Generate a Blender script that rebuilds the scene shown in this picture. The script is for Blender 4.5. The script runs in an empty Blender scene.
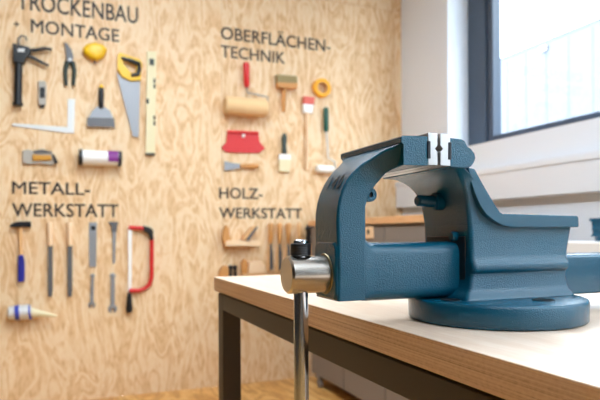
import bpy, bmesh, math, random
from mathutils import Vector, Matrix

random.seed(7)
S = bpy.context.scene
COL = S.collection

# ------------------------------------------------------------------ camera
cam_d = bpy.data.cameras.new('camera')
cam = bpy.data.objects.new('camera', cam_d)
COL.objects.link(cam)
YAW, ROLL, CAM_Z = 0.37962, -0.00479, 0.95
Fw = Vector((math.sin(YAW), math.cos(YAW), 0))
Rt = Vector((math.cos(YAW), -math.sin(YAW), 0))
Up = Vector((0, 0, 1))
r_ = math.cos(ROLL) * Rt + math.sin(ROLL) * Up
u_ = -math.sin(ROLL) * Rt + math.cos(ROLL) * Up
M = Matrix.Identity(4)
for i in range(3):
    M[i][0], M[i][1], M[i][2] = r_[i], u_[i], -Fw[i]
M[2][3] = CAM_Z
cam.matrix_world = M
cam_d.sensor_width = 36.0
cam_d.lens = 585.0 / 600.0 * 36.0
cam_d.shift_y = (233.65 - 200.0) / 600.0
cam_d.clip_start = 0.02
cam_d.dof.use_dof = True
cam_d.dof.focus_distance = 0.60
cam_d.dof.aperture_fstop = 9.0
S.camera = cam

# ------------------------------------------------------------------ world, exposure
W_ = bpy.data.worlds.new('overcast_sky')
S.world = W_
W_.use_nodes = True
bg = W_.node_tree.nodes['Background']
bg.inputs[0].default_value = (0.80, 0.90, 1.0, 1)
bg.inputs[1].default_value = 11.0
S.view_settings.view_transform = 'Standard'
S.view_settings.look = 'None'
S.view_settings.gamma = 1.0
S.view_settings.use_curve_mapping = False
S.view_settings.exposure = 0.3
S.cycles.use_denoising = True
S.cycles.max_bounces = 10
S.cycles.diffuse_bounces = 6
S.cycles.sample_clamp_indirect = 6.0
FILL_W, FILL_UP_W = 36.0, 34.0

# ------------------------------------------------------------------ materials
def lin(c):
    def f(v):
        v /= 255.0
        return v / 12.92 if v <= 0.04045 else ((v + 0.055) / 1.055) ** 2.4
    return (f(c[0]), f(c[1]), f(c[2]), 1.0)

MATS = {}
def mat(name, rgb, rough=0.5, metal=0.0, coat=0.0, spec=None):
    if name in MATS:
        return MATS[name]
    m = bpy.data.materials.new(name)
    m.use_nodes = True
    b = m.node_tree.nodes['Principled BSDF']
    b.inputs['Base Color'].default_value = lin(rgb)
    b.inputs['Roughness'].default_value = rough
    b.inputs['Metallic'].default_value = metal
    b.inputs['Coat Weight'].default_value = coat
    if spec is not None:
        b.inputs['Specular IOR Level'].default_value = spec
    MATS[name] = m
    return m

def nd(m, t, **kw):
    n = m.node_tree.nodes.new(t)
    for k, v in kw.items():
        setattr(n, k, v)
    return n

def lk(m, a, b):
    m.node_tree.links.new(a, b)

def ramp(m, stops):
    n = nd(m, 'ShaderNodeValToRGB')
    e = n.color_ramp.elements
    while len(e) < len(stops):
        e.new(0.5)
    for i, (p, c) in enumerate(stops):
        e[i].position = p
        e[i].color = lin(c) if len(c) == 3 else c
    return n

def mapped(m, scale, coord='Object', rot=(0, 0, 0)):
    tc = nd(m, 'ShaderNodeTexCoord')
    mp = nd(m, 'ShaderNodeMapping')
    mp.inputs['Scale'].default_value = scale
    mp.inputs['Rotation'].default_value = rot
    lk(m, tc.outputs[coord], mp.inputs['Vector'])
    return mp

def enamel(name, rgb, bump=0.35, scale=900.0):
    m = mat(name, rgb, 0.15, 0.0, 0.0, 0.55)
    b = m.node_tree.nodes['Principled BSDF']
    b.inputs['Coat Roughness'].default_value = 0.06
    mp = mapped(m, (1, 1, 1))
    n = nd(m, 'ShaderNodeTexNoise'); n.inputs['Scale'].default_value = scale * 0.45
    n.inputs['Detail'].default_value = 2.0
    lk(m, mp.outputs[0], n.inputs['Vector'])
    bp = nd(m, 'ShaderNodeBump'); bp.inputs['Strength'].default_value = bump
    bp.inputs['Distance'].default_value = 0.0012
    lk(m, n.outputs['Fac'], bp.inputs['Height'])
    lk(m, bp.outputs[0], b.inputs['Normal']); lk(m, bp.outputs[0], b.inputs['Coat Normal'])
    return m

def plywood(name, stops, scale, bands, rough=0.55, axis='z', distort=1.0, island=0.06):
    """rotary-cut veneer: contour lines of a stretched noise field"""
    m = mat(name, stops[1][1], rough)
    b = m.node_tree.nodes['Principled BSDF']
    geo = nd(m, 'ShaderNodeNewGeometry')
    mp = mapped(m, scale)
    add = nd(m, 'ShaderNodeVectorMath', operation='MULTIPLY_ADD')
    lk(m, geo.outputs['Random Per Island'], add.inputs[0])
    add.inputs[1].default_value = (17.0, 9.0, 5.0)
    lk(m, mp.outputs[0], add.inputs[2])
    n = nd(m, 'ShaderNodeTexNoise'); n.inputs['Scale'].default_value = 1.0
    n.inputs['Detail'].default_value = 3.0; n.inputs['Roughness'].default_value = 0.45
    n.inputs['Distortion'].default_value = distort
    lk(m, add.outputs[0], n.inputs['Vector'])
    mul = nd(m, 'ShaderNodeMath', operation='MULTIPLY'); mul.inputs[1].default_value = bands
    lk(m, n.outputs['Fac'], mul.inputs[0])
    sn = nd(m, 'ShaderNodeMath', operation='SINE'); lk(m, mul.outputs[0], sn.inputs[0])
    ma = nd(m, 'ShaderNodeMath', operation='MULTIPLY_ADD'); ma.inputs[1].default_value = 0.27; ma.inputs[2].default_value = 0.5
    lk(m, sn.outputs[0], ma.inputs[0])
    # fine fibre
    n2 = nd(m, 'ShaderNodeTexNoise'); n2.inputs['Scale'].default_value = 9.0
    n2.inputs['Detail'].default_value = 3.0
    lk(m, add.outputs[0], n2.inputs['Vector'])
    ma2 = nd(m, 'ShaderNodeMath', operation='MULTIPLY_ADD'); ma2.inputs[1].default_value = 0.9
    lk(m, n2.outputs['Fac'], ma2.inputs[0])
    sb = nd(m, 'ShaderNodeMath', operation='SUBTRACT'); sb.inputs[1].default_value = 0.45
    lk(m, ma.outputs[0], sb.inputs[0]); lk(m, sb.outputs[0], ma2.inputs[2])
    rp = ramp(m, stops)
    lk(m, ma2.outputs[0], rp.inputs['Fac'])
    hs = nd(m, 'ShaderNodeHueSaturation')
    va = nd(m, 'ShaderNodeMath', operation='MULTIPLY_ADD'); va.inputs[1].default_value = island; va.inputs[2].default_value = 1.0 - island / 2
    lk(m, geo.outputs['Random Per Island'], va.inputs[0]); lk(m, va.outputs[0], hs.inputs['Value'])
    lk(m, rp.outputs[0], hs.inputs['Color']); lk(m, hs.outputs[0], b.inputs['Base Color'])
    return m

PAPER = mat('white_plaster', (226, 231, 238), 0.8)
n = nd(PAPER, 'ShaderNodeTexNoise'); n.inputs['Scale'].default_value = 220
bp = nd(PAPER, 'ShaderNodeBump'); bp.inputs['Strength'].default_value = 0.08
lk(PAPER, n.outputs['Fac'], bp.inputs['Height']); lk(PAPER, bp.outputs[0], PAPER.node_tree.nodes['Principled BSDF'].inputs['Normal'])
WALLPLY = plywood('pine_plywood', [(0.0, (200, 152, 102)), (0.3, (223, 184, 137)), (0.62, (231, 199, 157)), (1.0, (236, 211, 175))], (7.5, 7.5, 2.4), 30.0, distort=1.8)
FLOORM = plywood('oiled_wood_floor', [(0.0, (176, 118, 58)), (0.4, (208, 152, 82)), (0.7, (224, 174, 104)), (1.0, (232, 190, 124))], (5.0, 1.6, 5.0), 30.0, 0.4)
TOPM = plywood('beech_veneer', [(0.0, (214, 186, 162)), (0.4, (222, 198, 176)), (0.7, (228, 207, 188)), (1.0, (233, 215, 199))], (26.0, 3.0, 20.0), 7.0, 0.38, island=0.0)
SHELFM = plywood('pine_worktop', [(0.0, (212, 158, 108)), (0.4, (230, 180, 130)), (0.7, (236, 190, 142)), (1.0, (240, 198, 152))], (8.0, 1.5, 8.0), 9.0, 0.5, island=0.0)

# layered birch edge: plies stacked along z
EDGEM = mat('layered_ply_edge', (190, 140, 96), 0.55)
b = EDGEM.node_tree.nodes['Principled BSDF']
mp = mapped(EDGEM, (1.2, 1.2, 620.0))
n = nd(EDGEM, 'ShaderNodeTexNoise'); n.inputs['Scale'].default_value = 1.0; n.inputs['Detail'].default_value = 4; n.inputs['Roughness'].default_value = 0.7
lk(EDGEM, mp.outputs[0], n.inputs['Vector'])
rp = ramp(EDGEM, [(0.3, (176, 136, 104)), (0.44, (222, 184, 148)), (0.58, (238, 206, 172)), (0.75, (247, 226, 198))])
mp2 = mapped(EDGEM, (220.0, 220.0, 300.0))
n2 = nd(EDGEM, 'ShaderNodeTexNoise'); n2.inputs['Scale'].default_value = 1.0
lk(EDGEM, mp2.outputs[0], n2.inputs['Vector'])
mm = nd(EDGEM, 'ShaderNodeMath', operation='MULTIPLY_ADD'); mm.inputs[1].default_value = 0.22
s2 = nd(EDGEM, 'ShaderNodeMath', operation='SUBTRACT'); s2.inputs[1].default_value = 0.11
lk(EDGEM, n.outputs['Fac'], s2.inputs[0]); lk(EDGEM, n2.outputs['Fac'], mm.inputs[0]); lk(EDGEM, s2.outputs[0], mm.inputs[2])
lk(EDGEM, mm.outputs[0], rp.inputs['Fac']); lk(EDGEM, rp.outputs[0], b.inputs['Base Color'])

BLUE = enamel('hammered_blue_enamel', (2, 76, 101), 0.6, 1700.0)
BLUES = enamel('smooth_blue_enamel', (2, 74, 99), 0.3, 1500.0)
STEEL = mat('turned_steel', (196, 190, 182), 0.24, 1.0)
CHROME = mat('chromed_steel', (206, 210, 216), 0.16, 1.0)
JAWST = mat('ground_jaw_steel', (184, 184, 184), 0.42, 1.0)
BRASS = mat('brass', (130, 120, 92), 0.38, 1.0)
BLACKP = mat('black_plastic', (20, 21, 24), 0.42)
DARKM = mat('dark_steel', (40, 42, 46), 0.45, 0.6)
FRAME = mat('taupe_powder_coat', (58, 51, 46), 0.5)
GREYF = mat('grey_laminate', (128, 119, 113), 0.5)
WHITEL = mat('white_laminate', (238, 236, 232), 0.4)
ANTH = mat('anthracite_window_profile', (60, 72, 88), 0.4)
TRUNK = mat('white_plastic_trunking', (224, 228, 234), 0.45)
INK = mat('dark_brown_lettering', (52, 44, 40), 0.6)
RED = mat('red_lacquer', (206, 34, 34), 0.4)
YEL = mat('yellow_plastic', (240, 190, 10), 0.4)
PALEY = mat('pale_yellow_lacquer', (226, 214, 172), 0.45)
NAVY = mat('navy_plastic', (28, 36, 140), 0.4)
DGREEN = mat('dark_green_plastic', (14, 82, 66), 0.4)
BLKGRN = mat('black_green_lacquer', (30, 46, 34), 0.4)
WOODH = mat('light_beech', (226, 176, 120), 0.5)
WOODD = mat('amber_beech', (200, 140, 76), 0.5)
WOODP = mat('pale_beech', (238, 204, 164), 0.5)
STL = mat('brushed_tool_steel', (150, 152, 156), 0.5, 0.55)
STLD = mat('dull_file_steel', (106, 106, 108), 0.55, 0.5)
ALU = mat('matt_aluminium', (214, 214, 212), 0.5, 0.35)
FLEECE = mat('tan_fleece', (230, 192, 142), 0.95)
WHITEP = mat('white_plastic', (240, 238, 234), 0.5)
BRIST = mat('cream_bristle', (226, 214, 176), 0.9)
OLIVE = mat('olive_bristle', (150, 132, 92), 0.9)
TAPE = mat('yellow_orange_tape', (240, 168, 24), 0.5)
CORAL = mat('coral_red_plastic', (214, 92, 76), 0.5)
PURPLE = mat('purple_print', (128, 40, 132), 0.5)
GREYB = mat('pale_grey_plastic', (176, 170, 160), 0.5)
AMBER = mat('amber_plastic', (206, 146, 48), 0.4)
BLUEW = mat('bright_blue_print', (50, 66, 170), 0.45)
FACADE = mat('pale_blue_facade', (92, 97, 107), 0.7)
GROUND = mat('grey_paving', (84, 84, 82), 0.9)

GLASS = bpy.data.materials.new('window_glass'); GLASS.use_nodes = True
nt = GLASS.node_tree; nt.nodes.clear()
o = nt.nodes.new('ShaderNodeOutputMaterial'); mx = nt.nodes.new('ShaderNodeMixShader')
tr = nt.nodes.new('ShaderNodeBsdfTransparent'); gl = nt.nodes.new('ShaderNodeBsdfGlossy')
tr.inputs[0].default_value = (0.95, 0.975, 0.98, 1)
gl.inputs['Roughness'].default_value = 0.02; mx.inputs[0].default_value = 0.06
nt.links.new(tr.outputs[0], mx.inputs[1]); nt.links.new(gl.outputs[0], mx.inputs[2]); nt.links.new(mx.outputs[0], o.inputs[0])

LAMPM = bpy.data.materials.new('fill_lamp_diffuser'); LAMPM.use_nodes = True
b = LAMPM.node_tree.nodes['Principled BSDF']
b.inputs['Emission Color'].default_value = (0.95, 0.98, 1, 1); b.inputs['Emission Strength'].default_value = 3.0

# ------------------------------------------------------------------ mesh helpers
class MB:
    def __init__(s):
        s.bm = bmesh.new(); s.mi = 0
    def _f(s, vs):
        try:
            f = s.bm.faces.new(vs); f.material_index = s.mi; f.smooth = True
            return f
        except ValueError:
            return None
    def box(s, x0, x1, y0, y1, z0, z1):
        v = [s.bm.verts.new(p) for p in ((x0,y0,z0),(x1,y0,z0),(x1,y1,z0),(x0,y1,z0),(x0,y0,z1),(x1,y0,z1),(x1,y1,z1),(x0,y1,z1))]
        for q in ((0,3,2,1),(4,5,6,7),(0,1,5,4),(1,2,6,5),(2,3,7,6),(3,0,4,7)):
            s._f([v[i] for i in q])
        return s
    def loft(s, loops, cap=True, closed=False):
        L = [[s.bm.verts.new(p) for p in lp] for lp in loops]
        n = len(L[0]); k = len(L)
        for a in range(k if closed else k - 1):
            A, B = L[a], L[(a + 1) % k]
            for i in range(n):
                s._f([A[i], A[(i+1) % n], B[(i+1) % n], B[i]])
        if cap and not closed:
            s._f(list(reversed(L[0]))); s._f(L[-1])
        return s
    def prism(s, poly, y0, y1):
        """polygon of (x, z) pushed from y0 to y1"""
        s.loft([[(x, y0, z) for x, z in poly], [(x, y1, z) for x, z in poly]])
        return s
    def lathe(s, o, d, prof, seg=24):
        o = Vector(o); d = Vector(d).normalized()
        a = d.orthogonal().normalized(); c = d.cross(a)
        loops = []
        for t, r in prof:
            r = max(r, 1e-5)
            loops.append([o + d*t + (a*math.cos(2*math.pi*i/seg) + c*math.sin(2*math.pi*i/seg))*r for i in range(seg)])
        return s.loft(loops)
    def tube(s, p0, p1, r0, r1=None, seg=14):
        p0 = Vector(p0); p1 = Vector(p1)
        return s.lathe(p0, p1 - p0, [(0, r0), ((p1-p0).length, r0 if r1 is None else r1)], seg)
    def path(s, pts, r, seg=10, closed=False):
        pts = [Vector(p) for p in pts]; loops = []; up = None
        n = len(pts)
        for i, p in enumerate(pts):
            if closed:
                d = pts[(i+1) % n] - pts[i-1]
            else:
                d = pts[min(i+1, n-1)] - pts[max(i-1, 0)]
            d.normalize()
            if up is None:
                up = d.orthogonal().normalized()
            a = (up - d * up.dot(d)).normalized(); up = a; c = d.cross(a)
            rr = r[i] if isinstance(r, (list, tuple)) else r
            loops.append([p + (a*math.cos(2*math.pi*k/seg) + c*math.sin(2*math.pi*k/seg))*rr for k in range(seg)])
        return s.loft(loops, closed=closed)
    def ball(s, c, rx, ry=None, rz=None, n=12):
        ry = rx if ry is None else ry; rz = rx if rz is None else rz
        loops = []
        for i in range(1, n):
            t = math.pi * i / n
            loops.append([(c[0] + rx*math.sin(t)*math.cos(2*math.pi*k/20), c[1] + ry*math.sin(t)*math.sin(2*math.pi*k/20), c[2] - rz*math.cos(t)) for k in range(20)])
        return s.loft(loops)
    def build(s, name, m, parent=None, bevel=0.0, seg=2, angle=35.0):
        bmesh.ops.recalc_face_normals(s.bm, faces=s.bm.faces)
        me = bpy.data.meshes.new(name); s.bm.to_mesh(me); s.bm.free()
        for k in (m if isinstance(m, (list, tuple)) else [m]):
            me.materials.append(k)
        ob = bpy.data.objects.new(name, me); COL.objects.link(ob)
        if parent is not None:
            off = base(parent)
            me.transform(Matrix.Translation(-off))
            ob.parent = parent
        if bevel > 0:
            bv = ob.modifiers.new('edge_rounding', 'BEVEL'); bv.width = bevel; bv.segments = seg
            bv.limit_method = 'ANGLE'; bv.angle_limit = math.radians(angle); bv.use_clamp_overlap = True
            wn = ob.modifiers.new('weighted_normal', 'WEIGHTED_NORMAL'); wn.keep_sharp = True
        else:
            me.set_sharp_from_angle(angle=math.radians(angle))
        return ob

def base(o):
    v = Vector((0, 0, 0))
    while o is not None:
        v += o.location; o = o.parent
    return v

def tag(o, label=None, cat=None, group=None, kind=None):
    if label: o['label'] = label
    if cat: o['category'] = cat
    if group: o['group'] = group
    if kind: o['kind'] = kind
    return o

def thing(name, label, cat, loc, group=None):
    o = bpy.data.objects.new(name, None); COL.objects.link(o)
    o.empty_display_size = 0.05
    o.location = loc
    return tag(o, label, cat, group)

def rrect(cx, cy, hx, hy, r, n=4):
    """rounded rectangle outline, 2D"""
    r = min(r, hx * 0.99, hy * 0.99); out = []
    for k, (sx, sy) in enumerate(((1, 1), (-1, 1), (-1, -1), (1, -1))):
        for i in range(n + 1):
            a = math.pi/2*k + math.pi/2*i/n
            out.append((cx + sx*(hx - r) + r*math.cos(a), cy + sy*(hy - r) + r*math.sin(a)))
    return out

def text_mesh(body, name, spc=1.0):
    c = bpy.data.curves.new(name, 'FONT'); c.body = body; c.size = 1.0; c.offset = 0.0
    c.resolution_u = 3; c.space_character = spc
    t = bpy.data.objects.new(name + '_tmp', c); COL.objects.link(t)
    dg = bpy.context.evaluated_depsgraph_get()
    me = bpy.data.meshes.new_from_object(t.evaluated_get(dg))
    bpy.data.objects.remove(t); bpy.data.curves.remove(c)
    return me

def text_verts(body, spc=1.0):
    me = text_mesh(body, 'glyphs', spc)
    vs = [v.co.copy() for v in me.vertices]; fs = [tuple(p.vertices) for p in me.polygons]
    bpy.data.meshes.remove(me)
    x0 = min(v.x for v in vs); x1 = max(v.x for v in vs)
    return vs, fs, x0, x1

# ------------------------------------------------------------------ the room
YW, XW = 3.583, 2.208
CEIL = 3.15
def struct(name, mb, m, bevel=0.0):
    return tag(mb.build(name, m, None, bevel), kind='structure')

b = MB()
for i in range(-6, 4):                       # floor boards run to the back wall
    b.box(-3.0 + (i+6)*0.55, -3.0 + (i+7)*0.55 - 0.0015, -3.2, YW, -0.04, 0)
b.box(-3.0, 2.5, -3.2, YW, -0.08, -0.004)
struct('floor', b, FLOORM)
struct('ceiling', MB().box(-3.1, 2.6, -3.3, YW + 0.1, CEIL, CEIL + 0.1), PAPER)
b = MB()
SEAM = 0.905
for i in range(-2, 2):
    xa, xb = SEAM + 1.25*i, SEAM + 1.25*(i+1)
    xb = min(xb, XW + 0.1)
    for za, zb in ((0, 2.515), (2.518, CEIL)):
        b.box(max(xa + 0.001, -1.35), xb - 0.001, YW, YW + 0.04, za, zb)
b.box(-1.35, 2.3, YW+0.006, YW+0.06, 0, CEIL)
struct('wall_back', b, WALLPLY)
struct('wall_back_left', MB().box(-3.0, -1.351, YW, YW+0.04, 0, CEIL), mat('charcoal_wall_paint', (46, 44, 43), 0.7))  # unseen wall end, made dark so the vise throat reflects less light
b = MB()
for i in range(6):
    b.box(-3.04, -3.0, -3.2 + 1.14*i, -3.2 + 1.14*(i+1) - 0.002, 0, CEIL)
struct('wall_left', b, mat('charcoal_wall_paint', (46, 44, 43), 0.7))
struct('wall_front', MB().box(-3.1, 2.6, -3.3, -3.2, 0, CEIL), mat('mid_grey_wall_paint', (104, 102, 100), 0.7))
SILL, HEAD = 1.462, 2.78
WIN = [(-2.7, 0.25), (1.0, 3.040)]
b = MB()
TH = 0.36
b.box(XW, XW+TH, -3.2, YW, 0, SILL)
b.box(XW, XW+TH, -3.2, YW, HEAD, CEIL)
edges = [-3.2, WIN[0][0], WIN[0][1], WIN[1][0], WIN[1][1], YW]
for k in (0, 2, 4):
    b.box(XW, XW+TH, edges[k], edges[k+1], SILL, HEAD)
struct('wall_right', b, PAPER)
XF = 2.36
for i, (ya, yb) in enumerate(WIN):
    w = tag(bpy.data.objects.new('window_%d' % (i+1), None), kind='structure'); COL.objects.link(w)
    w.location = (XF, (ya+yb)/2, SILL)
    f = MB()
    fw, bw = 0.165, 0.02
    f.box(XF, XF+0.075, ya, ya+fw, SILL, HEAD); f.box(XF, XF+0.075, yb-fw, yb, SILL, HEAD)
    f.box(XF, XF+0.075, ya+fw, yb-fw, SILL, SILL+bw); f.box(XF, XF+0.075, ya+fw, yb-fw, HEAD-0.05, HEAD)
    f.build('window_frame', ANTH, w, 0.004)
    f = MB(); a, c = ya+fw, yb-fw; sw = 0.05
    z0, z1 = SILL+bw, HEAD-0.05
    f.box(XF+0.014, XF+0.08, a, a+sw, z0, z1); f.box(XF+0.014, XF+0.08, c-sw, c, z0, z1)
    f.box(XF+0.014, XF+0.08, a+sw, c-sw, z0, z0+sw); f.box(XF+0.014, XF+0.08, a+sw, c-sw, z1-sw, z1)
    f.build('window_sash', ANTH, w, 0.006)
    MB().box(XF+0.045, XF+0.051, a+sw, c-sw, z0+sw, z1-sw).build('window_pane', GLASS, w)

# cable trunking under the windows
TX = 2.158
b = MB()
b.box(TX, XW, -3.19, YW-0.001, 1.128, 1.272)
b.box(TX-0.006, XW, -3.19, YW-0.001, 1.272, 1.307)
tr_ = struct('trim_1', b, TRUNK, 0.004)
tag(tr_, 'white plastic cable trunking running along the wall below the window')

# ceiling luminaires (out of view, added as fill light)
LAMPS = ((0.5, -1.2), (0.3, 1.7))
for i, (lx, ly) in enumerate(LAMPS):
    LZ = 2.72
    t = thing('fill_pendant_lamp', 'unseen slim white pendant lamp added below the ceiling as fill light, %s' % ['behind the camera', 'nearer the tool wall'][i], 'lamp', (lx, ly, LZ), 'added fill lamps')
    MB().box(lx-0.11, lx+0.11, ly-0.7, ly+0.7, LZ, LZ+0.035).build('housing', WHITEL, t, 0.004)
    MB().box(lx-0.10, lx+0.10, ly-0.68, ly+0.68, LZ-0.004, LZ-0.0003).build('diffuser', LAMPM, t)
    for dy in (-0.5, 0.5):
        MB().tube((lx, ly+dy, LZ+0.035), (lx, ly+dy, CEIL), 0.002, None, 8).build('wire', STL, t)
    for nm, dz, en, rx in (('lamp_fill_light', -0.012, FILL_W, 0), ('fill_uplight', 0.05, FILL_UP_W, math.pi)):  # upward half added so the bright ceiling fills the walls evenly
        ld = bpy.data.lights.new(nm, 'AREA'); ld.shape = 'RECTANGLE'; ld.size = 0.2; ld.size_y = 1.36
        ld.energy = en; ld.color = (0.80, 0.91, 1.0)
        lo = bpy.data.objects.new(nm, ld); COL.objects.link(lo); lo.parent = t
        lo.location = (0, 0, dz); lo.rotation_euler = (rx, 0, 0)

# ------------------------------------------------------------------ outside
tag(MB().box(2.7, 40, -25, 45, -0.3, -0.1).build('ground', GROUND), kind='structure')
bd = thing('building', 'pale blue hall with ribbed metal facade seen through the window', 'building', (12, 8, -0.1))
b = MB()
b.box(8.0, 16, -6, 22, -0.1, 4.36)
for i in range(56):                          # ribs of the sheet facade
    y = -5.9 + i*0.5
    b.box(7.992, 8.0, y, y+0.42, 0.1, 4.3)
b.build('wall', FACADE, bd)
MB().box(7.985, 16.01, -6.01, 22.01, 4.36, 4.41).build('roof_edge', FACADE, bd, 0.005)
b = MB(); b.box(7.94, 7.992, 8.06, 8.2, 4.2, 4.28); b.box(7.93, 7.992, 8.04, 8.22, 4.28, 4.295)
b.build('facade_lamp', GREYB, bd, 0.01)

# ------------------------------------------------------------------ workbench
TZ, TXE, TYE = 0.85, 0.3195, 1.345
TX1, TY0 = 1.12, -0.65
wb = thing('workbench', 'large workbench with pale beech top and taupe steel frame carrying the blue vise', 'workbench', (TXE, TY0, 0))
b = MB()
b.box(TXE, TX1, TY0, TYE, TZ-0.0315, TZ)
top = b.build('tabletop', [TOPM, EDGEM], wb, 0.0012)
for p in top.data.polygons:
    p.material_index = 0 if abs(p.normal.z) > 0.5 else 1
rz0, rz1 = 0.7785, TZ-0.0365
fx0, fx1, fy0, fy1 = TXE+0.006, TX1-0.006, TY0+0.03, TYE-0.016
lw = 0.042
for i, (xa, xb, ya, yb) in enumerate(((fx0, fx0+0.03, fy0+lw, fy1-lw), (fx1-0.03, fx1, fy0+lw, fy1-lw), (fx0+lw, fx1-lw, fy0, fy0+0.03), (fx0+lw, fx1-lw, fy1-0.03, fy1))):
    MB().box(xa, xb, ya, yb, rz0, rz1).build('rail', FRAME, wb, 0.0015)
for xa in (fx0, fx1-lw):
    for ya in (fy0, fy1-lw):
        MB().box(xa, xa+lw, ya, ya+lw, 0, rz1).build('leg', FRAME, wb, 0.0015)
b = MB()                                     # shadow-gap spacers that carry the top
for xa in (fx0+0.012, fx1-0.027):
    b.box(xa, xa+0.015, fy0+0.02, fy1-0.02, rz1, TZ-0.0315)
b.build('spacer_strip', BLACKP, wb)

# ------------------------------------------------------------------ the vise
def make_vise(loc):
    ox, oy, oz = loc
    v = thing('bench_vise', 'large blue bench vise with steel jaws bolted on the pale workbench top', 'vise', loc)
    P = lambda x, y, z: (ox + x, oy + y, oz + z)
    def X(poly):
        return [(ox + x, oz + z) for x, z in poly]
    # turntable base
    b = MB()
    b.lathe(P(-0.0236, -0.0232, 0), (0, 0, 1), [(0, 0.0980), (0.002, 0.0998), (0.0220, 0.1004), (0.0246, 0.0990), (0.0254, 0.0968), (0.0254, 0.0)], 96)
    bs = b.build('swivel_base', BLUE, v, angle=50)
    for bx, by in ((-0.007, -0.0815), (0.052, -0.083 + 0.12), (-0.06, 0.05), (-0.098, -0.04)):
        q = MB()
        q.lathe(P(bx, by, 0.0252), (0, 0, 1), [(0, 0.0115), (0.001, 0.0115), (0.001, 0.0092), (0.0004, 0.0092), (0.0004, 0)], 28)
        q.build('bolt', DARKM, bs, angle=30)
    # body: web, flared foot and weld ridge
    b = MB()
    secs = [(0.0250, -0.0885, 0.068, 0.0565), (0.0290, -0.0868, 0.0672, 0.0545), (0.033, -0.0830, 0.0655, 0.0505), (0.038, -0.079, 0.0645, 0.049),
            (0.050, -0.0765, 0.0632, 0.0475), (0.0545, -0.0765, 0.063, 0.0480), (0.0565, -0.0765, 0.0632, 0.0512), (0.060, -0.0765, 0.0636, 0.0525),
            (0.0645, -0.0765, 0.064, 0.0522), (0.0685, -0.076, 0.0645, 0.0495), (0.074, -0.0755, 0.0650, 0.0472), (0.090, -0.0755, 0.0695, 0.0462), (0.109, -0.0765, 0.0748, 0.0455)]
    loops = []
    for z, xa, xb, w in secs:
        loops.append([P(x, y, z) for x, y in rrect((xa+xb)/2, 0, (xb-xa)/2, w, 0.005, 3)])
    b.loft(loops)
    b.loft([[P(x, y, z) for x, y in rrect((xa+xb)/2, 0, (xb-xa)/2, w, 0.005, 3)] for z, xa, xb, w in ((0.108, -0.0765, -0.01, 0.0455), (0.113, -0.0772, -0.03, 0.0456), (0.125, -0.0788, -0.050, 0.0462), (0.136, -0.0812, -0.060, 0.0472), (0.144, -0.0842, -0.065, 0.0486), (0.151, -0.0884, -0.069, 0.0506), (0.157, -0.0935, -0.072, 0.0535), (0.162, -0.0995, -0.080, 0.0575), (0.1655, -0.1060, -0.089, 0.0620), (0.1678, -0.1125, -0.095, 0.0660), (0.1690, -0.1180, -0.099, 0.0685))])
    b.build('body', BLUE, v, 0.0025, 3, 40)
    MB().box(ox-0.0772, ox-0.0740, oy-0.0375, oy+0.0375, oz+0.0270, oz+0.0955).build('slide_gap_shade', BLACKP, v, 0.001)  # black plate stands in for the shade around the slide, no real opening
    # rim: neck that sweeps into the anvil
    b = MB()
    outer = [(-0.0755, 0.1695), (-0.0645, 0.153), (-0.054, 0.1385), (-0.0455, 0.1275), (-0.041, 0.1225), (-0.037, 0.1205), (-0.0335, 0.1207), (-0.028, 0.1207), (0.0735, 0.1190), (0.0752, 0.1165), (0.0757, 0.1070)]
    inner = [(0.0745, 0.1055), (-0.026, 0.1055), (-0.038, 0.1075), (-0.050, 0.1130), (-0.060, 0.1195), (-0.068, 0.129), (-0.0755, 0.1425), (-0.081, 0.157), (-0.0845, 0.171)]
    b.prism(X(outer + inner), oy-0.0535, oy+0.0535)
    b.build('anvil', BLUE, v, 0.0032, 4, 40)
    # fixed jaw head
    b = MB()
    b.prism(X([(-0.120, 0.1675), (-0.120, 0.1978), (-0.1185, 0.1985), (-0.105, 0.1978), (-0.1012, 0.1962), (-0.0992, 0.1930), (-0.0975, 0.1905), (-0.0930, 0.1885), (-0.0885, 0.1835), (-0.0872, 0.1785), (-0.0895, 0.1735), (-0.093, 0.1695), (-0.098, 0.1675)]), oy-0.07, oy+0.07)
    b.build('fixed_jaw', BLUE, v, 0.0012, 2, 40)
    # pipe-jaw stop screws in the throat
    b = MB()
    b.lathe(P(-0.078, 0.004, 0.1360), (-1, 0, 0.03), [(0, 0.0105), (0.012, 0.0105), (0.013, 0.0075), (0.033, 0.0068), (0.035, 0.005)], 24)
    b.build('pipe_jaw_screw', BLUES, v)
    b = MB()
    b.lathe(P(-0.075, -0.02, 0.0955), (-1, 0, 0), [(0, 0.006), (0.006, 0.006), (0.008, 0.0045)], 20)
    b.build('stop_screw', BLUES, v)
    # moving jaw: leg and swept arm
    b = MB()
    secs = [  # outer x z, inner x z, half width
        ((-0.2300, 0.0288), (-0.1970, 0.0288), 0.0298), ((-0.2300, 0.060), (-0.1970, 0.060), 0.0302), ((-0.2305, 0.092), (-0.1970, 0.092), 0.0302),
        ((-0.2310, 0.108), (-0.1972, 0.112), 0.0302), ((-0.2305, 0.122), (-0.1970, 0.128), 0.0300), ((-0.2285, 0.1335), (-0.1935, 0.1375), 0.0300),
        ((-0.2250, 0.1440), (-0.1885, 0.1460), 0.0303), ((-0.2195, 0.1550), (-0.1845, 0.1515), 0.0306), ((-0.2125, 0.1643), (-0.1810, 0.1553), 0.0320),
        ((-0.2055, 0.1710), (-0.1790, 0.1590), 0.0345), ((-0.1970, 0.1770), (-0.1775, 0.1625), 0.0395), ((-0.1865, 0.1850), (-0.1765, 0.1650), 0.0490), ((-0.1800, 0.1888), (-0.1745, 0.1668), 0.0600), ((-0.1755, 0.1907), (-0.1715, 0.1680), 0.0693), ((-0.168, 0.1930), (-0.166, 0.1685), 0.0697)]
    loops = []
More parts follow.
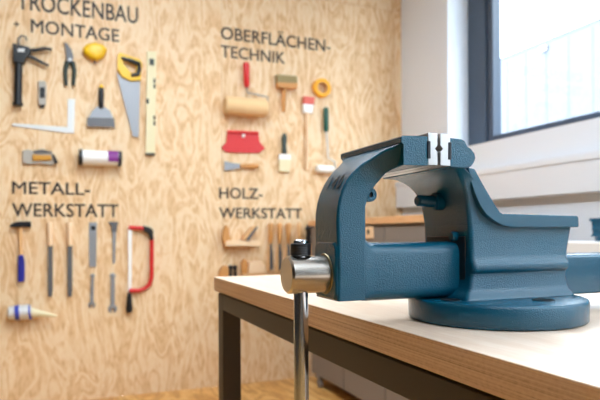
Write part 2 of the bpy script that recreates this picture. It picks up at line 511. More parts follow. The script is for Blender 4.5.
    for (o_, i_, w) in secs:
        O2, I2 = Vector(o_), Vector(i_)
        c = (O2 + I2) / 2; e = (I2 - O2); hl = e.length / 2; e.normalize()
        loops.append([P(c.x + e.x*s, y, c.y + e.y*s) for s, y in rrect(0, 0, hl, w, 0.0032, 3)])
    b.loft(loops)
    b.prism(X([(-0.176, 0.1678), (-0.176, 0.1885), (-0.1785, 0.1905), (-0.1785, 0.1962), (-0.1765, 0.1975), (-0.148, 0.1985), (-0.147, 0.1975), (-0.147, 0.1685)]), oy-0.07, oy+0.07)
    b.build('moving_jaw', BLUE, v, 0.001, 2, 45)
    # lug under the arm
    b = MB()
    b.lathe(P(-0.1910, -0.0290, 0.1405), (0, 1, 0), [(0.004, 0.0), (0.004, 0.0030), (0, 0.0030), (0, 0.0072), (0.001, 0.0078), (0.056, 0.0078)], 28)
    lug = b.build('lug', BLUES, v)
    MB().lathe(P(-0.1910, -0.0265, 0.1405), (0, 1, 0), [(0, 0.0031), (0.003, 0.0031)], 20).build('screw_hole', BLACKP, lug)
    # spindle boss on the leg
    b = MB()
    b.loft([[P(-0.2322, y, z) for y, z in rrect(0, 0.0600, 0.0270, 0.0295, 0.008, 4)], [P(-0.2290, y, z) for y, z in rrect(0, 0.0602, 0.0290, 0.0312, 0.008, 4)]])
    b.build('spindle_boss', BLUES, v, 0.0015, 2)
    # slide, flared where it meets the leg
    b = MB()
    loops = []
    for x, w, z0, z1, r in ((-0.199, 0.0300, 0.0275, 0.0950, 0.008), (-0.194, 0.0298, 0.0268, 0.0925, 0.010), (-0.190, 0.0285, 0.0262, 0.0905, 0.012), (-0.184, 0.0280, 0.0262, 0.0897, 0.013), (-0.10, 0.0280, 0.0262, 0.0893, 0.013), (-0.066, 0.0280, 0.0262, 0.0893, 0.013)):
        loops.append([P(x, y, z) for y, z in rrect(0, (z0+z1)/2, w, (z1-z0)/2, r, 5)])
    b.loft(loops)
    b.build('slide', BLUE, v, angle=40)
    b = MB()
    loops = [[P(x, y, z) for y, z in rrect(0, 0.0468, 0.0275, 0.0250, 0.004, 3)] for x in (0.060, 0.300)]
    b.loft(loops)
    b.build('slide_tail', BLUES, v, angle=40)
    # jaw plates with a V-notch and black keys
    def plate(x0, x1, s):
        zt, zb, zm = 0.2022, 0.1690, 0.1862
        xf, xk = (x1, x0) if s > 0 else (x0, x1)
        poly = [(xk, zb), (xf, zb), (xf, zm-0.0034), (xf - s*0.0030, zm), (xf, zm+0.0034), (xf, zt), (xk, zt)]
        q = MB(); q.prism(X(poly), oy-0.0705, oy+0.0705)
        j = q.build('jaw_plate', JAWST, v, 0.0003, 1)
        q = MB()
        for za, zb_ in ((0.1755, 0.1935),):
            q.box(ox+xk-s*0.0012, ox+xk+s*0.0026, oy-0.0712, oy+0.0712, oz+za, oz+zb_)
        q.build('jaw_key', DARKM, j, 0.0004, 1)
    plate(-0.147, -0.1358, 1)
    plate(-0.1322, -0.120, -1)
    # spindle head with collar
    b = MB()
    b.lathe(P(-0.2762, 0, 0.0560), (1, 0, 0), [(0, 0.0), (0, 0.0180), (0.0006, 0.0186), (0.0022, 0.0200), (0.0418, 0.0200), (0.0426, 0.0190), (0.046, 0.0190)], 56)
    b.build('spindle_head', STEEL, v, angle=40)
    b = MB()
    b.lathe(P(-0.2334, 0, 0.0560), (1, 0, 0), [(0, 0.017), (0, 0.0215), (0.0012, 0.0222), (0.0028, 0.0222), (0.004, 0.0212), (0.004, 0.017)], 56)
    b.build('spindle_collar', BRASS, v, angle=30)
    # tommy bar and its caps
    hx = -0.2598
    b = MB()
    b.lathe(P(hx, 0, -0.215), (0, 0, 1), [(0, 0.0078), (0.292, 0.0078)], 32)
    b.build('handle_rod', CHROME, v, angle=40)
    def cap(z0, d):
        prof = [(0, 0.0070), (0, 0.0090), (0.0010, 0.0106)]
        for k in range(6):
            prof += [(0.0015 + k*0.0018, 0.0110), (0.0026 + k*0.0018, 0.0107)]
        prof += [(0.0124, 0.0108), (0.0136, 0.0098), (0.0136, 0)]
        q = MB(); q.lathe(P(hx, 0, z0), (0, 0, d), prof, 40)
        c_ = q.build('handle_cap', BLACKP, v, angle=30)
        q = MB(); q.lathe(P(hx, 0, z0 + d*0.0134), (0, 0, d), [(0, 0.0082), (0.0030, 0.0078), (0.0042, 0.0062), (0.0046, 0)], 32)
        tag(q.build('cap_button', CHROME, c_, angle=40), 'chrome cap button')
    cap(0.0757, 1); cap(-0.213, -1)
    # size mark on the arm
    vs, fs, x0, x1 = text_verts('140', 1.3)
    O1, O2 = Vector((-0.2250, 0.1440)), Vector((-0.2125, 0.1643))
    tdir = (O2 - O1).normalized(); ctr = (O1 + O2) / 2 + Vector((-tdir.y, tdir.x)) * 0.0002
    nrm = Vector((-tdir.y, tdir.x))
    sc = 0.034 / (x1 - x0)
    def place(c, off):
        a = (c.x - (x0+x1)/2) * sc; h = (c.y - 0.35) * 0.025
        p = ctr + tdir*h + nrm*off
        return P(p.x, -a - 0.003, p.y)
    me_b = MB()
    for k, (du, dv) in enumerate(((0, 0),)):
        V0 = [me_b.bm.verts.new(place(c + Vector((du, dv, 0)), 0.0014 + 0.00003*k)) for c in vs]
        for f in fs:
            me_b._f([V0[i] for i in f])
    ext = bmesh.ops.extrude_face_region(me_b.bm, geom=list(me_b.bm.faces))
    dn = Vector((nrm.x, 0, nrm.y)) * -0.0007
    for g in ext['geom']:
        if isinstance(g, bmesh.types.BMVert):
            g.co += dn
    tag(me_b.build('size_mark', BLACKP, v), 'dark number 140 on the arm')
    return v

vise = make_vise((0.4907, 0.577, TZ + 0.0006))

def copy_tree(o, parent=None):
    c = o.copy(); COL.objects.link(c)
    if parent is not None:
        c.parent = parent
    for ch in [k for k in bpy.data.objects if k.parent == o]:
        copy_tree(ch, c)
    return c

# ------------------------------------------------------------------ bench by the window with a second vise
b2 = thing('side_bench', 'white topped bench along the window wall behind the large vise', 'bench', (1.6, 0.2, 0))
BZ = 0.916
MB().box(1.60, 2.13, -0.4, 1.72, BZ-0.037, BZ).build('bench_top', WHITEL, b2, 0.002)
for ya in (-0.37, 1.64):
    for xa in (1.63, 2.05):
        MB().box(xa, xa+0.05, ya, ya+0.05, 0, BZ-0.037).build('leg', FRAME, b2, 0.002)
for xa in (1.64, 2.06):
    MB().box(xa, xa+0.03, -0.32, 1.64, BZ-0.10, BZ-0.037).build('rail', FRAME, b2, 0.002)
v2 = copy_tree(vise)
tag(v2, 'smaller blue bench vise at the right frame edge on the white topped bench', 'vise')
v2.scale = (0.72, 0.72, 0.72)
v2.rotation_euler = (0, 0, math.pi/2)
v2.location = (1.857, 1.58, BZ)
for ch in list(v2.children_recursive):       # closed jaws: no slide sticks out at the back, bar slid upwards
    if ch.name.startswith('slide_tail'):
        bpy.data.objects.remove(ch)
    elif ch.name.startswith('handle_'):
        ch.location.z += 0.235

# ------------------------------------------------------------------ tall drawer cabinet in the corner
cb = thing('tool_cabinet', 'tall grey tool cabinet on castors with pine worktop in the corner', 'cabinet', (1.78, 2.7, 0))
cx0, cx1, cy0, cy1, cz0, cz1 = 1.43, 1.93, 2.02, 3.40, 0.075, 0.996
MB().box(cx0+0.018, cx1, cy0, cy1, cz0, cz1).build('carcass', GREYF, cb, 0.002)
MB().box(cx0-0.012, cx1+0.005, cy0-0.01, cy1+0.01, cz1, cz1+0.034).build('worktop', SHELFM, cb, 0.002)
for k in range(3):
    ya = cy0 + 0.004 + k*(cy1-cy0)/3; yb = cy0 - 0.004 + (k+1)*(cy1-cy0)/3
    d = MB().box(cx0, cx0+0.018, ya, yb, cz0+0.004, cz1-0.012).build('door', GREYF, cb, 0.002)
    if k != 1:
        MB().path([(cx0, ya+0.05, 0.62), (cx0-0.025, ya+0.05, 0.62), (cx0-0.025, ya+0.05, 0.46), (cx0, ya+0.05, 0.46)], 0.005).build('handle', STL, d)
    else:
        pl = MB().box(cx0-0.006, cx0, 2.585, 2.685, 0.925, 0.985).build('lock_plate', WOODP, d, 0.002)
        MB().lathe((cx0-0.0075, 2.632, 0.958), (1, 0, 0), [(0, 0.012), (0.003, 0.012)], 20).build('keyhole', BLACKP, pl)
for xa in (cx0+0.02, cx1-0.06):
    for ya in (cy0+0.08, cy1-0.09):
        c = MB().box(xa-0.018, xa+0.018, ya-0.03, ya+0.03, 0.058, cz0)
        c = c.build('castor', STL, cb, 0.002)
        MB().lathe((xa-0.013, ya, 0.03), (1, 0, 0), [(0, 0.024), (0.003, 0.03), (0.023, 0.03), (0.026, 0.024)], 24).build('wheel', mat('grey_rubber', (140, 134, 128), 0.6), c)

# ------------------------------------------------------------------ lettering on the tool wall
def lettering(name, label, lines):
    t = thing(name, label, 'lettering', (lines[0][1][0], YW, lines[-1][1][1]))
    for body, (ax, az), (bx, bz) in lines:        # lower-left and upper-right corner of the line
        q = MB()
        vs, fs, x0, x1 = text_verts(body)
        for k, (du, dv) in enumerate(((-0.011, -0.008), (0.011, -0.008), (-0.011, 0.008), (0.011, 0.008), (0, 0))):   # heavier strokes
            V = [q.bm.verts.new((ax + (v.x-x0+du)/(x1-x0)*(bx-ax), YW-0.0022-0.00006*k, az + (v.y+dv)/CAPH*(bz-az))) for v in vs]
            for f in fs:
                q._f([V[i] for i in f])
        ext = bmesh.ops.extrude_face_region(q.bm, geom=list(q.bm.faces))
        for g in ext['geom']:
            if isinstance(g, bmesh.types.BMVert):
                g.co.y += 0.002
        q.build('text_line', INK, t)
    return t
_v, _f, _a, _b = text_verts('H')
CAPH = max(v.y for v in _v)
lettering('wall_lettering', 'dark lettering TROCKENBAU + MONTAGE at the top left of the plywood wall',
          [('TROCKENBAU', (-0.248, 2.203), (0.398, 2.296)), ('+', (-0.266, 2.096), (-0.239, 2.135)), ('MONTAGE', (-0.179, 2.081), (0.290, 2.152))])
lettering('wall_lettering', 'dark lettering METALL-WERKSTATT on the plywood wall above the hammer and files',
          [('METALL-', (-0.277, 1.179), (0.126, 1.245)), ('WERKSTATT', (-0.278, 1.053), (0.282, 1.125))])
lettering('wall_lettering', 'dark lettering OBERFLÄCHENTECHNIK on the plywood wall above paint roller and tape',
          [('OBERFLÄCHEN-', (0.903, 2.173), (1.654, 2.248)), ('TECHNIK', (0.902, 2.060), (1.328, 2.132))])
lettering('wall_lettering', 'dark lettering HOLZ-WERKSTATT on the plywood wall above plane and chisels',
          [('HOLZ-', (0.888, 1.174), (1.170, 1.240)), ('WERKSTATT', (0.888, 1.050), (1.442, 1.114))])

# ------------------------------------------------------------------ tools on the wall
def W(px, py):
    """point (x, z) on the tool wall measured from the photograph"""
    d = Fw + r_ * ((px - 300.0) / 585.0) + u_ * ((233.65 - py) / 585.0)
    k = (YW - 0.015) / d.y
    return (d.x * k, CAM_Z + d.z * k)
def wt(name, label, cat, p, group=None):
    return thing(name, label, cat, (p[0], YW, p[1]), group)
def slab(poly, t, back=0.0, mb=None):
    return (mb or MB()).prism(poly, YW-back-t, YW-back)
def P3(p, d):
    return (p[0], YW-d, p[1])
def rod(p, q, r, d, r2=None, seg=14):
    return MB().tube(P3(p, d), P3(q, d), r, r2, seg)
def lobe(p, q, prof, d, seg=16):
    """turned shape from p to q, prof = [(fraction, radius)]"""
    a, b_ = Vector(P3(p, d)), Vector(P3(q, d)); L = (b_-a).length
    return MB().lathe(a, b_-a, [(t*L, r) for t, r in prof], seg)
HND = [(0, 0.006), (0.03, 0.010), (0.3, 0.0125), (0.7, 0.011), (0.95, 0.009), (1, 0.007)]

# caulking gun
t = wt('caulking_gun', 'black caulking gun hanging under the letters TROCKENBAU', 'caulking gun', (-0.240, 1.832))
lobe((-0.245, 1.661), (-0.240, 1.915), [(0, 0.026), (0.06, 0.026), (0.07, 0.020), (1, 0.020)], 0.03).build('barrel', BLACKP, t)
slab([(-0.267, 1.890), (-0.269, 1.994), (-0.219, 1.989), (-0.184, 1.982), (-0.179, 1.949), (-0.204, 1.918), (-0.215, 1.890)], 0.05, 0.004).build('body', BLACKP, t, 0.005)
MB().path([P3((-0.204, 1.966), 0.03), P3((-0.154, 1.974), 0.03), P3((-0.108, 1.989), 0.03), P3((-0.072, 1.986), 0.03)], [0.012, 0.011, 0.010, 0.008]).build('grip', BLACKP, t)
MB().path([P3((-0.199, 1.941), 0.03), P3((-0.154, 1.924), 0.03), P3((-0.090, 1.894), 0.03)], [0.012, 0.010, 0.008]).build('trigger', BLACKP, t)
MB().path([P3(W(a, b), 0.03) for a, b in ((19, 46), (18.5, 40), (21.5, 36.7), (25.5, 37.5), (27, 41))], 0.005).build('hook', STLD, t)
slab([(-0.242, 1.964), (-0.209, 1.968), (-0.209, 1.951), (-0.242, 1.948)], 0.006, 0.053).build('release_plate', ALU, t)
# tin snips
t = wt('tin_snips', 'dark tin snips with green handles between caulking gun and yellow reel', 'tin snips', (0.017, 1.919))
slab([(-0.009, 2.041), (0.010, 2.032), (0.031, 2.000), (0.041, 1.967), (0.038, 1.927), (0.004, 1.923), (0.001, 1.986)], 0.012, 0.01).build('blade', STLD, t, 0.002)
MB().lathe(P3((0.022, 1.942), 0.026), (0, 1, 0), [(0, 0.008), (0.012, 0.010)], 16).build('pivot', ALU, t)
MB().path([P3((0.009, 1.930), 0.016), P3((-0.002, 1.883), 0.016), P3((0.001, 1.796), 0.016)], [0.014, 0.012, 0.010]).build('handle', BLKGRN, t)
MB().path([P3((0.036, 1.932), 0.016), P3((0.046, 1.888), 0.016), P3((0.040, 1.799), 0.016)], [0.014, 0.012, 0.010]).build('handle', BLKGRN, t)
# yellow reel
t = wt('chalk_line_reel', 'yellow oval chalk line reel to the left of the yellow handsaw', 'reel', (0.154, 2.002))
c = (0.154, 2.000)
pts = [(0.089, 2.010), (0.111, 2.038), (0.157, 2.055), (0.201, 2.045), (0.224, 2.019), (0.206, 1.976), (0.167, 1.949), (0.124, 1.959), (0.094, 1.984)]
b = MB()
b.loft([[(c[0]+(x-c[0])*s, YW-d, c[1]+(z-c[1])*s) for x, z in pts] for s, d in ((0.85, 0.0), (1.0, 0.012), (1.0, 0.03), (0.85, 0.045), (0.45, 0.052))])
b.build('case', YEL, t, 0.006, 3)
MB().path([P3((0.154, 1.956), 0.02), P3((0.156, 1.934), 0.02)], 0.004).build('hook', STLD, t)
# mini level / knife
t = wt('utility_knife', 'small grey and black utility knife hanging right of the caulking gun barrel', 'knife', (-0.124, 1.743))
slab([(-0.142, 1.808), (-0.106, 1.811), (-0.101, 1.795), (-0.104, 1.677), (-0.142, 1.674), (-0.144, 1.791)], 0.02).build('body', GREYB, t, 0.004)
slab([(-0.134, 1.772), (-0.109, 1.775), (-0.109, 1.716), (-0.134, 1.714)], 0.006, 0.02).build('slider', BLACKP, t, 0.002)
slab([(-0.137, 1.677), (-0.109, 1.680), (-0.114, 1.660), (-0.135, 1.661)], 0.018, 0.001).build('end_cap', BLACKP, t, 0.002)
# square
t = wt('steel_square', 'silver steel square hanging below the caulking gun', 'square', (0.021, 1.556))
slab([(-0.276, 1.551), (-0.273, 1.565), (0.007, 1.562), (0.011, 1.723), (0.048, 1.724), (0.043, 1.530), (-0.001, 1.529)], 0.006, 0.001).build('blade', ALU, t, 0.001)
# wide putty knife
t = wt('putty_knife', 'wide grey putty knife with black handle between square and handsaw', 'putty knife', (0.188, 1.682))
slab([(0.111, 1.579), (0.114, 1.608), (0.139, 1.661), (0.166, 1.689), (0.205, 1.692), (0.238, 1.669), (0.262, 1.615), (0.265, 1.581)], 0.004, 0.012).build('blade', STL, t, 0.001)
slab([(0.111, 1.570), (0.113, 1.622), (0.261, 1.627), (0.265, 1.574)], 0.002, 0.017).build('blade_edge', STLD, t)
lobe((0.188, 1.682), (0.190, 1.798), [(0, 0.011), (0.1, 0.014), (0.6, 0.016), (1, 0.014)], 0.018).build('handle', BLACKP, t)
lobe((0.190, 1.798), (0.190, 1.815), [(0, 0.014), (1, 0.008)], 0.018).build('handle_end', YEL, t)
# handsaw
t = wt('handsaw', 'handsaw with yellow and black grip and tapering grey blade', 'saw', (0.351, 1.859))
slab([(0.275, 1.896), (0.300, 1.872), (0.408, 1.859), (0.399, 1.526), (0.366, 1.528)], 0.004, 0.012).build('blade', STL, t)
# grip with a real opening
outer = [(0.281, 1.999), (0.295, 2.011), (0.406, 1.983), (0.420, 1.967), (0.411, 1.862), (0.356, 1.851), (0.306, 1.870), (0.280, 1.911)]
inn = [(0.306, 1.969), (0.317, 1.976), (0.382, 1.958), (0.388, 1.946), (0.382, 1.904), (0.359, 1.898), (0.337, 1.920), (0.312, 1.947)]
b = MB()
b.loft([[P3(p, 0.003) for p in outer], [P3(p, 0.03) for p in outer], [P3(p, 0.03) for p in inn], [P3(p, 0.003) for p in inn]], closed=True)
b.build('handle', YEL, t, 0.003)
b = MB()
b.path([P3(p, 0.03) for p in ((0.300, 1.981), (0.346, 1.971), (0.400, 1.956), (0.402, 1.923), (0.394, 1.893), (0.356, 1.883))], [0.008, 0.014, 0.015, 0.013, 0.014, 0.010])
b.build('grip_inlay', BLACKP, t)
# spirit level
t = wt('spirit_level', 'long pale yellow spirit level hanging upright right of the handsaw', 'spirit level', (0.471, 1.739))
slab([(0.448, 2.038), (0.503, 2.042), (0.493, 1.433), (0.438, 1.432)], 0.024).build('body', PALEY, t, 0.002)
for a, c, w_, h_ in ((151.5, 62.5, 2.3, 3.0), (147.3, 101.5, 1.3, 2.3)):
    p, q = W(a-w_, c+h_), W(a+w_, c-h_)
    MB().box(p[0], q[0], YW-0.027, YW-0.0241, p[1], q[1]).build('vial', BLKGRN, t, 0.003)
for c in (81, 86.5, 118, 123.5):
    p, q = W(153.3, c+2), W(155.2, c-2)
    MB().box(p[0], q[0], YW-0.0265, YW-0.0241, p[1], q[1]).build('print_mark', BLACKP, t)
slab([(0.437, 1.432), (0.494, 1.434), (0.492, 1.424), (0.440, 1.422)], 0.025).build('end_cap', BLACKP, t, 0.001)
# rasp plane
t = wt('drywall_rasp', 'grey drywall rasp with amber grip below the steel square', 'rasp', (-0.136, 1.379))
slab([(-0.224, 1.414), (-0.197, 1.423), (-0.161, 1.414), (-0.126, 1.424), (-0.074, 1.415), (-0.046, 1.358), (-0.074, 1.342), (-0.146, 1.348), (-0.197, 1.340), (-0.224, 1.350)], 0.022).build('body', GREYB, t, 0.004)
slab([(-0.174, 1.394), (-0.079, 1.395), (-0.074, 1.368), (-0.172, 1.361)], 0.012, 0.022).build('grip', AMBER, t, 0.004)
slab([(-0.074, 1.407), (-0.059, 1.394), (-0.041, 1.355), (-0.059, 1.344)], 0.012, 0.0225).build('nose', BLACKP, t, 0.003)
slab([(-0.171, 1.415), (-0.126, 1.427), (-0.074, 1.416), (-0.074, 1.408), (-0.166, 1.405)], 0.008, 0.0225).build('top_strip', STLD, t, 0.002)
# cartridge
t = wt('sealant_cartridge', 'white sealant cartridge with purple print and black end caps', 'cartridge', (0.181, 1.387))
lobe((0.081, 1.388), (0.281, 1.388), [(0, 0.043), (1, 0.043)], 0.046, 24).build('tube', WHITEP, t)
lobe((0.065, 1.389), (0.086, 1.389), [(0, 0.040), (0.2, 0.045), (1, 0.045)], 0.046, 24).build('end_cap', BLACKP, t)
lobe((0.278, 1.389), (0.298, 1.388), [(0, 0.045), (0.8, 0.045), (1, 0.040)], 0.046, 24).build('end_cap', BLACKP, t)
b = lobe((0.222, 1.389), (0.278, 1.389), [(0, 0.0436), (1, 0.0436)], 0.046, 24)
b.build('label_band', PURPLE, t)
# hammer
t = wt('hammer', 'hammer with dark head and blue grip under the word WERKSTATT', 'hammer', (-0.236, 1.000))
slab([(-0.291, 0.994), (-0.278, 1.014), (-0.253, 1.023), (-0.183, 1.025), (-0.182, 0.991), (-0.218, 0.994), (-0.253, 0.992)], 0.030, 0.002).build('head', DARKM, t, 0.004)
lobe((-0.236, 1.000), (-0.235, 0.834), [(0, 0.009), (1, 0.010)], 0.018).build('shaft', WOODH, t)
slab([(-0.247, 0.840), (-0.222, 0.842), (-0.215, 0.801), (-0.216, 0.693), (-0.250, 0.691), (-0.249, 0.801)], 0.030, 0.002).build('grip', NAVY, t, 0.006)
# files
for i, (a, w_) in enumerate(((50.2, 2.5), (69.8, 2.6))):
    t = wt('file', ['flat grey file with wooden handle right of the hammer', 'flat grey file with wooden handle left of the holed steel strip'][i], 'file', W(a, 245), 'files on the tool wall')
    lobe(W(a-0.6, 222), W(a, 246), [(0, 0.010), (0.1, 0.014), (0.6, 0.013), (0.9, 0.015), (1, 0.011)], 0.018).build('handle', WOODP, t)
    slab([W(a-w_+0.3, 245), W(a+w_, 245), W(a+w_, 290), W(a+w_-0.8, 296.5), W(a-w_+0.6, 296.5), W(a-w_+0.3, 290)], 0.010, 0.010).build('blade', STLD, t, 0.001)
# steel strip with a hole
t = wt('steel_strip', 'grey steel strip with a dark hole between file and caliper', 'steel strip', (0.141, 0.977))
slab([(0.120, 1.020), (0.163, 1.020), (0.158, 0.763), (0.120, 0.764)], 0.008).build('strip', STL, t, 0.001)
MB().lathe(P3((0.143, 0.988), 0.0085), (0, 1, 0), [(0, 0.013), (0.003, 0.013)], 20).build('hole', BLACKP, t)
# caliper
t = wt('caliper', 'small steel caliper right of the holed steel strip', 'caliper', (0.257, 0.976))
slab([(0.247, 1.020), (0.271, 1.020), (0.262, 0.781), (0.250, 0.781)], 0.006, 0.002).build('beam', STL, t, 0.001)
slab([(0.224, 1.024), (0.282, 1.023), (0.276, 1.000), (0.271, 0.965), (0.245, 0.965), (0.243, 0.997)], 0.006, 0.0085).build('jaw', STLD, t, 0.001)
# wrenches
def wrench(label, top, bot, rw, rj):
    t = wt('wrench', label, 'wrench', top, 'wrenches on the tool wall')
    slab([(top[0]-rw, top[1]), (top[0]+rw, top[1]), (bot[0]+rw, bot[1]+rj*0.6), (bot[0]-rw, bot[1]+rj*0.6)], 0.007, 0.003).build('shank', STL, t, 0.002)
    jw = []
    for k in range(15):
        a = math.radians(-60 + 300*k/14)
        jw.append((bot[0] + rj*math.cos(a), bot[1] + rj*math.sin(a)))
    jw += [(bot[0] - rj*0.35, bot[1] - rj*0.9), (bot[0] - rj*0.35, bot[1]), (bot[0] + rj*0.3, bot[1]), (bot[0] + rj*0.3, bot[1] - rj*0.8)]
    slab(jw, 0.009, 0.002).build('open_jaw', STL, t, 0.001)
    MB().lathe(P3(top, 0.013), (0, 1, 0), [(0, rj*0.5), (0.001, rj*0.62), (0.012, rj*0.62)], 20).build('ring_end', STL, t)
wrench('short steel wrench below the holed steel strip', (0.138, 0.712), (0.133, 0.546), 0.009, 0.019)
wrench('longer steel wrench left of the hacksaw handle', (0.249, 0.709), (0.248, 0.517), 0.012, 0.025)
# hacksaw
t = wt('hacksaw', 'red framed hacksaw with white blade and black handle', 'hacksaw', (0.403, 0.799))
MB().path([P3(p, 0.02) for p in ((0.339, 0.621), (0.391, 0.618), (0.431, 0.629), (0.457, 0.654), (0.469, 0.696), (0.471, 0.928))], 0.0125, 12).build('frame', RED, t)
MB().path([P3((0.338, 0.991), 0.02), P3((0.433, 0.985), 0.02)], 0.0125, 12).build('frame_top', RED, t)
slab([(0.421, 1.003), (0.467, 0.988), (0.479, 0.970), (0.479, 0.916), (0.461, 0.916), (0.450, 0.955), (0.421, 0.970)], 0.032, 0.003).build('frame_corner', BLACKP, t, 0.004)
slab([(0.336, 0.994), (0.357, 0.994), (0.353, 0.611), (0.335, 0.612)], 0.005, 0.016).build('blade', WHITEP, t)
lobe((0.341, 0.606), (0.340, 0.491), [(0, 0.010), (0.15, 0.013), (0.8, 0.020), (1, 0.016)], 0.021).build('handle', BLACKP, t)
# glue bottle
t = wt('glue_bottle', 'white and blue glue bottle with long pale nozzle lying below the hammer', 'bottle', (-0.190, 0.523))
lobe((-0.300, 0.526), (-0.183, 0.527), [(0, 0.020), (0.06, 0.036), (0.5, 0.040), (0.9, 0.042), (1, 0.028)], 0.044, 20).build('bottle', ALU, t)
lobe((-0.263, 0.526), (-0.241, 0.527), [(0, 0.0405), (1, 0.0425)], 0.044, 20).build('print_band', BLUEW, t)
lobe((-0.195, 0.526), (-0.185, 0.527), [(0, 0.043), (1, 0.040)], 0.044, 20).build('collar', BLUEW, t)
lobe((-0.185, 0.523), (-0.052, 0.498), [(0, 0.028), (0.4, 0.018), (1, 0.004)], 0.044, 16).build('nozzle', BRIST, t)

# paint roller
t = wt('paint_roller', 'wide paint roller with tan fleece and red handle under the word TECHNIK', 'paint roller', (1.060, 1.830))
lobe((1.060, 1.875), (1.058, 2.030), [(0, 0.010), (0.1, 0.019), (0.9, 0.021), (1, 0.016)], 0.03).build('handle', RED, t)
MB().path([P3(p, 0.03) for p in ((1.060, 1.881), (1.063, 1.843), (1.139, 1.834), (1.200, 1.826), (1.196, 1.752), (1.166, 1.746))], 0.004).build('wire', STL, t)
lobe((0.907, 1.746), (1.182, 1.745), [(0, 0.045), (0.03, 0.056), (0.95, 0.058), (1, 0.046)], 0.06, 24).build('sleeve', FLEECE, t)
# block brush
t = wt('block_brush', 'wide block brush with olive bristles and wooden handle right of the paint roller', 'brush', (1.323, 1.917))
slab([(1.258, 1.973), (1.397, 1.975), (1.400, 1.927), (1.260, 1.918)], 0.045, 0.003).build('bristles', OLIVE, t, 0.006)
slab([(1.258, 1.921), (1.400, 1.929), (1.397, 1.894), (1.265, 1.887)], 0.05, 0.001).build('block', WOODD, t, 0.004)
lobe((1.316, 1.897), (1.310, 1.741), [(0, 0.016), (0.2, 0.011), (0.7, 0.013), (1, 0.009)], 0.025).build('handle', WOODD, t)
# tape
t = wt('masking_tape_roll', 'yellow roll of masking tape hanging at the top right of the painting tools', 'tape', (1.583, 1.920))
c = (1.583, 1.919); b = MB()
prof = [(0.062, 0.002), (0.062, 0.034), (0.059, 0.036), (0.038, 0.036), (0.036, 0.034), (0.036, 0.002)]
loops = [[(c[0]+r*math.cos(2*math.pi*k/36), YW-d, c[1]+r*math.sin(2*math.pi*k/36)) for r, d in prof] for k in range(36)]
b.loft(loops, closed=True)
b.build('tape', TAPE, t)
b = MB(); prof = [(0.0358, 0.002), (0.0358, 0.034), (0.031, 0.034), (0.031, 0.002)]
b.loft([[(c[0]+r*math.cos(2*math.pi*k/36), YW-d, c[1]+r*math.sin(2*math.pi*k/36)) for r, d in prof] for k in range(36)], closed=True)
b.build('core', WOODD, t)
# long radiator brush
t = wt('radiator_brush', 'long handled radiator brush with coral head left of the green roller', 'brush', (1.477, 1.766))
slab([(1.449, 1.853), (1.528, 1.851), (1.521, 1.802), (1.446, 1.803)], 0.03, 0.003).build('head', CORAL, t, 0.004)
slab([(1.446, 1.803), (1.521, 1.802), (1.513, 1.745), (1.447, 1.747)], 0.026, 0.004).build('ferrule', WHITEP, t, 0.003)
lobe((1.477, 1.746), (1.474, 1.376), [(0, 0.011), (0.15, 0.008), (0.8, 0.009), (1, 0.012)], 0.018).build('handle', WOODP, t)
# small roller
t = wt('small_roller', 'small white roller with dark green handle and thin wire', 'paint roller', (1.615, 1.709))
lobe((1.611, 1.629), (1.611, 1.789), [(0, 0.012), (0.1, 0.016), (0.9, 0.018), (1, 0.013)], 0.025).build('handle', DGREEN, t)
MB().path([P3(p, 0.025) for p in ((1.611, 1.635), (1.618, 1.576), (1.624, 1.456), (1.676, 1.431), (1.676, 1.380), (1.650, 1.378))], 0.0055).build('wire', ALU, t)
lobe((1.537, 1.379), (1.661, 1.376), [(0, 0.020), (0.06, 0.026), (0.94, 0.026), (1, 0.020)], 0.03, 20).build('sleeve', WHITEP, t)
# red wallpaper spatula
t = wt('wallpaper_spatula', 'wide red plastic spatula with flared lower edge below the fleece roller', 'spatula', (1.039, 1.531))
slab([(0.938, 1.595), (1.141, 1.597), (1.151, 1.540), (1.188, 1.499), (1.147, 1.467), (0.928, 1.461), (0.899, 1.489), (0.932, 1.525)], 0.008, 0.003).build('blade', RED, t, 0.002)
slab([(0.937, 1.600), (1.143, 1.603), (1.144, 1.585), (0.936, 1.580)], 0.022, 0.002).build('spine', RED, t, 0.005)
MB().lathe(P3((1.040, 1.570), 0.026), (0, 1, 0), [(0, 0.009), (0.002, 0.011), (0.012, 0.011)], 20).build('hang_peg', WHITEP, t)
# flat brush
t = wt('paint_brush', 'flat paint brush with dark handle and cream bristles below the block brush', 'brush', (1.314, 1.494))
slab([(1.300, 1.471), (1.303, 1.519), (1.299, 1.565), (1.307, 1.601), (1.326, 1.602), (1.333, 1.573), (1.328, 1.521), (1.334, 1.469)], 0.018, 0.008).build('handle', BLKGRN, t, 0.005)
slab([(1.280, 1.466), (1.359, 1.465), (1.359, 1.431), (1.276, 1.431)], 0.024, 0.004).build('ferrule', WHITEP, t, 0.003)
slab([(1.278, 1.432), (1.359, 1.432), (1.348, 1.350), (1.278, 1.353)], 0.022, 0.005).build('bristles', BRIST, t, 0.004)
# small spatula
t = wt('small_spatula', 'small grey bladed spatula with wooden handle lying below the red spatula', 'spatula', (1.018, 1.379))
slab([(0.918, 1.406), (0.973, 1.396), (1.025, 1.390), (1.025, 1.368), (0.973, 1.356), (0.917, 1.345)], 0.004, 0.012).build('blade', STL, t, 0.001)
lobe((1.021, 1.379), (1.137, 1.381), [(0, 0.010), (0.25, 0.012), (0.7, 0.017), (1, 0.012)], 0.02).build('handle', WOODD, t)

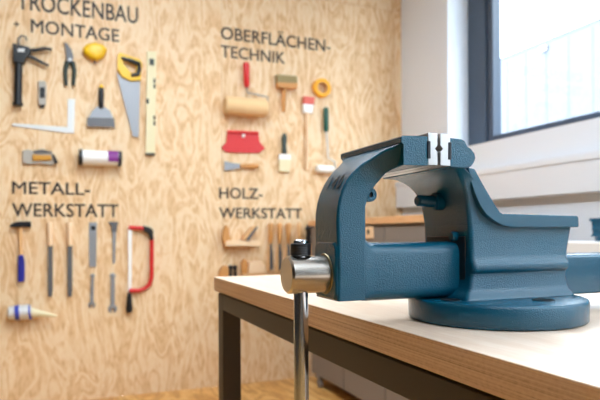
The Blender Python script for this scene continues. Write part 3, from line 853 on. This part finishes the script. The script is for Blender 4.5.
# wooden plane with horn and iron
t = wt('wooden_plane', 'pale wooden hand plane with amber horn under the word HOLZ', 'plane', (1.016, 0.893))
slab([(0.909, 0.900), (0.932, 0.911), (1.121, 0.906), (1.138, 0.884), (1.121, 0.871), (0.912, 0.875)], 0.07, 0.002).build('body', WOODP, t, 0.004)
slab([(0.900, 0.894), (0.893, 0.931), (0.903, 0.981), (0.919, 1.009), (0.937, 0.981), (0.940, 0.937), (0.951, 0.907), (0.925, 0.891)], 0.035, 0.02).build('horn', WOODD, t, 0.006)
slab([(1.019, 0.915), (1.082, 0.994), (1.112, 1.003), (1.102, 0.975), (1.049, 0.906)], 0.045, 0.012).build('wedge', WOODH, t, 0.003)
slab([(1.039, 0.912), (1.104, 0.992), (1.114, 0.995), (1.055, 0.908)], 0.03, 0.0575).build('iron', STLD, t, 0.001)
# chisels
for i, (a, lab) in enumerate(((270.5, 'wood chisel nearest the hand plane, leftmost of the hanging chisels'), (279.3, 'wood chisel in the middle of the three hanging chisels'), (288, 'wood chisel rightmost of the three, above the black vise handle cap'))):
    t = wt('chisel', lab, 'chisel', W(a, 246), 'wood chisels on the tool wall')
    lobe(W(a, 223), W(a, 244), [(0, 0.010), (0.08, 0.017), (0.7, 0.016), (1, 0.010)], 0.022).build('handle', WOODD, t)
    rod(W(a, 244), W(a+0.3, 252), 0.007, 0.022, 0.009).build('neck', STLD, t)
    slab([W(a-1.1, 251), W(a+2.0, 251), W(a+2.2, 268.5), W(a-0.9, 270.5)], 0.006, 0.019).build('blade', STLD, t, 0.001)
    slab([W(a-2.4, 247), W(a+0.4, 247), W(a-0.4, 272), W(a-3.4, 272)], 0.010, 0.004).build('sheath', WOODH, t, 0.002)
# mallet
t = wt('round_mallet', 'round mallet with black head beside the blue vise arm', 'mallet', (1.488, 0.961))
lobe((1.486, 0.881), (1.486, 1.010), [(0, 0.030), (0.1, 0.036), (0.5, 0.028), (0.62, 0.027), (0.8, 0.036), (1, 0.020)], 0.042, 20).build('head', BLACKP, t)
lobe((1.486, 0.885), (1.485, 0.677), [(0, 0.012), (1, 0.013)], 0.042).build('handle', WOODH, t)
t = wt('carving_knife', 'pale wooden handled carving knife between chisels and black mallet', 'knife', (1.420, 0.974))
lobe((1.419, 1.023), (1.418, 0.908), [(0, 0.010), (0.3, 0.017), (0.9, 0.014), (1, 0.009)], 0.02).build('handle', WOODH, t)
slab([(1.412, 0.912), (1.426, 0.912), (1.424, 0.790), (1.414, 0.764)], 0.004, 0.018).build('blade', STL, t)
# lower row, partly behind the bench top
t = wt('pincers', 'pincers with two dark round handle ends just above the bench corner', 'pincers', (0.963, 0.737))
for a in (230.3, 234.7):
    MB().ball(P3(W(a, 267.3), 0.024), 0.014, 0.014, 0.016).build('handle_end', BLACKP, t)
    rod(W(a, 268), W(232.5 + (a-232.5)*1.3, 296), 0.009, 0.024).build('leg', DARKM, t)
slab([(0.940, 0.562), (0.991, 0.560), (0.981, 0.516), (0.949, 0.518)], 0.012, 0.018).build('head', DARKM, t, 0.003)
t = wt('turning_scraper', 'amber rounded wooden scraper left of the pincers', 'scraper', (0.912, 0.713))
slab([(0.879, 0.664), (0.880, 0.714), (0.893, 0.745), (0.918, 0.760), (0.937, 0.743), (0.940, 0.712), (0.934, 0.662)], 0.03, 0.002).build('body', WOODD, t, 0.008)
t = wt('smoothing_plane', 'second wooden plane with amber tote above the bench top', 'plane', (1.087, 0.721))
slab([(1.061, 0.772), (1.141, 0.780), (1.167, 0.750), (1.167, 0.699), (1.054, 0.701)], 0.06, 0.002).build('body', WOODP, t, 0.006)
slab([(1.021, 0.703), (1.018, 0.767), (1.032, 0.795), (1.051, 0.788), (1.061, 0.747), (1.071, 0.702)], 0.03, 0.012).build('tote', WOODD, t, 0.006)
slab([(1.018, 0.705), (1.170, 0.700), (1.167, 0.686), (1.021, 0.691)], 0.06, 0.001).build('sole', WOODH, t, 0.002)
